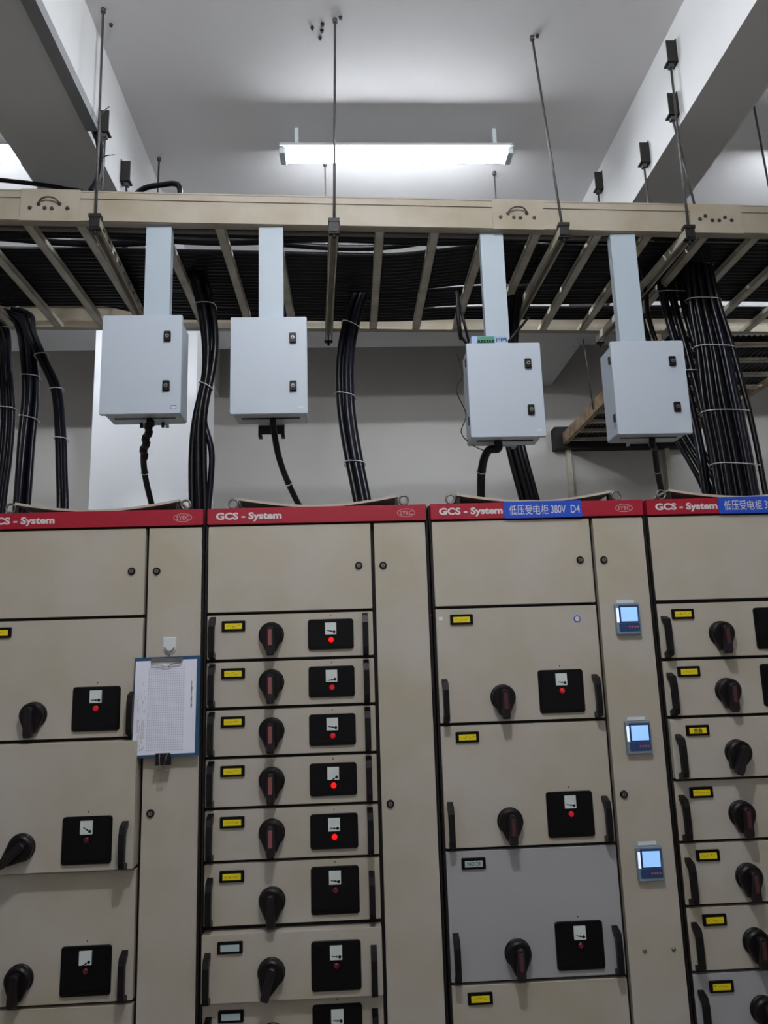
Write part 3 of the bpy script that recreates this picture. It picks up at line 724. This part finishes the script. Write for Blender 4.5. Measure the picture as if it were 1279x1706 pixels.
# bundles at the left edge
c = px([(42, 548, 1.06), (50, 600, 1.02), (52, 660, 1.0), (44, 740, .98), (36, 845, .96)]); c = [Vector((c[0].x - .14, .95, z0)), Vector((c[0].x - .05, 1.04, z0 - .01))] + c + [Vector((c[-1].x - .02, .96, 1.6)), Vector((c[-1].x - .02, .96, .01))]
bundle('tied bundle of black cables second from the left edge, before the dark wall', c, [(-.030, 0), (-.004, -.012), (.024, 0), (.010, .024), (-.018, .024)], .0145, (.44, .58), .004)
c = px([(0, 548, 1.12), (4, 600, 1.10), (10, 680, 1.08), (6, 760, 1.08), (-4, 845, 1.08)]); c = [Vector((c[0].x - .14, .9, z0)), Vector((c[0].x - .05, 1.02, z0 - .01))] + c + [Vector((c[-1].x - .03, 1.08, 1.6)), Vector((c[-1].x - .03, 1.08, .01))]
bundle('bundle of black cables at the very left edge of the photo', c, [(-.052, 0), (-.026, -.008), (.0, 0), (.026, .01)], .0145, (.52,), .004)
c = px([(52, 555, 1.0), (72, 600, .95), (94, 650, .86), (101, 720, .78), (103, 790, .72), (104, 846, .68)]); c = [Vector((c[0].x - .09, .97, z0)), Vector((c[0].x - .03, 1.02, z0 - .02))] + c + [Vector((c[-1].x, .67, PZ))]
bundle('pair of black cables arching right, left of the white column', c, [(-.013, 0), (.013, .006)], .0135, (.36, .50, .66), .002)
# box leads
def lead(k, L, label, rad=.0125, end=None, turns=0):
    zb_ = BOXES[k][2] + .007; yb_ = BOXES[k][4] + .077
    c = px(L); c = [Vector((c[0].x, yb_, zb_)), Vector((c[0].x, yb_ + .004, zb_ - .03))] + c[1:]
    t = thing('box_lead', label, 'cable', c[-1])
    P = smooth(c, 6); MB().tube(P, rad, 10).build('sheath', 'cable', t)
    if turns:
        b = MB()
        for j in range(turns):
            i = int(len(P) * (.15 + .5 * j / turns)); i = min(max(i, 1), len(P) - 2)
            tg = (P[i + 1] - P[i - 1]).normalized(); q = P[i] + Vector((.003 * (-1) ** j, 0, 0)); b.tube([q - tg * .014, q - tg * .012, q + tg * .012, q + tg * .014], [rad * .9, rad * 1.22, rad * 1.22, rad * .9], 8)
        b.build('spiral_wrap', 'black', t)
    i = int(len(P) * .72); tg = (P[i + 1] - P[i - 1]).normalized(); sd = tg.orthogonal().normalized(); o2 = tg.cross(sd)
    MB().tube([P[i] + (sd * math.cos(a * .5236) + o2 * math.sin(a * .5236)) * (rad + .002) for a in range(12)], .002, 6, True).build('cable_tie', 'tie', t)
lead(0, [(249, 705, .08), (243, 735, .14), (239, 765, .22), (243, 800, .32), (254, 846, .45)], 'spiral wrapped black lead from the first box in front of the white column', .0125, turns=7)
lead(1, [(455, 712, .09), (464, 760, .16), (480, 805, .28), (502, 850, .42)], 'black lead curving right from under the second box', .0125)
lead(2, [(828, 722, .14), (812, 752, .18), (802, 785, .26), (801, 842, .40)], 'black lead curving left from under the third box', .017)
lead(3, [(1085, 716, .15), (1090, 750, .2), (1095, 785, .3), (1104, 832, .42)], 'black lead dropping from under the fourth box', .013)
cable(px([(762, 590, .2), (770, 625, .2), (760, 650, .19), (776, 690, .19), (768, 720, .18), (785, 740, .19), (808, 752, .17)]), .0022, 'thin dark wire wandering down the left side of the third box', name='wire')
# cables above the tray
cable([Vector((-2.9, .50, RB + .078)), onY(-420, 262, .55), onY(-200, 280, .55), onY(0, 300, .55), onY(55, 306, .55), onY(110, 315, .55), onY(150, 330, .55), Vector((-.98, .53, RB + .078))], .011, 'loose black cable rising above the tray rail at the left edge')
cable([onY(215, 334, .5), onY(240, 314, .48), onY(270, 308, .46), onY(290, 306, .44), onY(298, 311, .44), onY(300, 322, .44), onY(300, 345, .45)], .013, 'black cable looping over the tray rail right of the left beam')
tag(MB().box(-1.086, -1.035, -3.2, .18, 3.925, 3.975).build('cable_trunking', 'trunk'), 'dark grey cable trunking along the lower edge of the left beam', 'cable trunking')
for j, (dx, dy, rr, lab) in enumerate(((0, 0, .011, 'thick dark blue cable hanging out of the trunking end on the left beam'), (.017, .02, .009, 'thinner dark cable hanging out of the trunking end on the left beam'))):
    cable([Vector((-1.062, .17, 3.957 - j * .022)), Vector((-1.060 + dx, .23 + dy, 3.93)), onX(160 + 5 * j, 220, -1.05 + dx), onX(166 + 4 * j, 262, -1.045 + dx), onX(162 + 3 * j, 298, -1.06 + dx), onX(150, 318, -1.09 + dx)], rr, lab, m='cable_blue')
cable([onX(163, 205, -1.03), onX(170, 188, -1.02), onX(182, 178, -1.0)], .0022, 'stray thin wire sticking out at the trunking end on the left beam', name='wire')
cable([onX(166, 268, -1.03), onX(176, 260, -1.01), onX(191, 258, -.98)], .0022, 'stray thin wire sticking out just above the tray by the left beam', name='wire')
# loops by the fourth box
for j, off in enumerate((0, .035, .07, .105)):
    c = [Vector((1.05, ty(1.05, .35 + off * 2), zc + .075)), Vector((1.30, ty(1.3, .36 + off * 2), zc + .06)), Vector((1.47 - off * .3, ty(1.4, .40 + off * 2), zc + .01)), Vector((1.56 - off * .5, .80 + off, RB - .12)), Vector((1.62 - off * .5, .82 + off, RB - .35)), Vector((1.70 - off * .6, .80 + off * .5, RB - .7)), Vector((1.80 - off, .73, PZ + .2)), Vector((1.84 - off, .70, PZ))]
    cable(c, .0125, ('', 'second ', 'third ', 'fourth ')[j] + 'black cable bending off the tray behind the thickest bundle' + ('' if j else ', nearest it'))
# ================================================================== BRANCH TRAY TO THE BACK WALL
bz = 3.42; bx0, bx1 = 1.865, 2.90; by0, by1 = ty(2.4, TW) + .03, WALL_Y - .13
t = thing('branch_ladder', 'old brown cable ladder running back to the wall behind the fourth box', 'cable tray', (2.4, 2.4, bz))
for x, s in ((bx0, 1), (bx1, -1)):
    b = MB(); b.box(min(x, x + s * .003), max(x, x + s * .003), by0, by1, bz, bz + .10); b.box(min(x, x + s * .035), max(x, x + s * .035), by0, by1, bz, bz + .003); b.build('side_rail', 'old_tray', t)
k = 0; y = by0 + .06
while y < by1 - .02:
    b = MB(); b.box(bx0 + .004, bx1 - .004, y - .018, y + .018, bz + .004, bz + .007); b.box(bx0 + .004, bx1 - .004, y - .018, y - .016, bz + .004, bz + .026); b.box(bx0 + .004, bx1 - .004, y + .016, y + .018, bz + .004, bz + .026); b.build('rung', 'rung', t); y += .245
for i in range(28):
    x = bx0 + .055 + i * .0345
    cable([(x, by0 + .02, bz + .043), (x + .004 * math.sin(i), 2.0, bz + .043), (x, 2.7, bz + .043), (x, by1 - .02, bz + .043)], .0165, 'black cable lying in the branch ladder to the back wall', 'cable', 'cables in the branch ladder', 'cable', 3)
o = MB(); o.box(1.80, 3.02, WALL_Y - .125, WALL_Y - .001, bz - .03, bz + .16); tag(o.build('wall_sleeve', 'brown'), 'dark brown steel sleeve where the branch ladder meets the wall', 'cable sleeve')
o = MB(); 
for (x, lab) in ((1.93, 'left grey support post under the dark wall sleeve'), (2.80, 'right grey support post under the dark wall sleeve')):
    b = MB(); b.box(x - .02, x + .02, WALL_Y - .06, WALL_Y - .056, 0, bz - .031); b.box(x - .02, x - .017, WALL_Y - .056, WALL_Y - .002, 0, bz - .031); b.box(x + .017, x + .02, WALL_Y - .056, WALL_Y - .002, 0, bz - .031)
    tag(b.build('support_post', 'rung'), lab, 'post')
p = onY(978, 693, 2.6); rod((p.x - .01, 2.6, CEIL), (bx0 - .012, 2.6, bz + .02), 'rod hanging left of the fourth box down to the branch ladder')
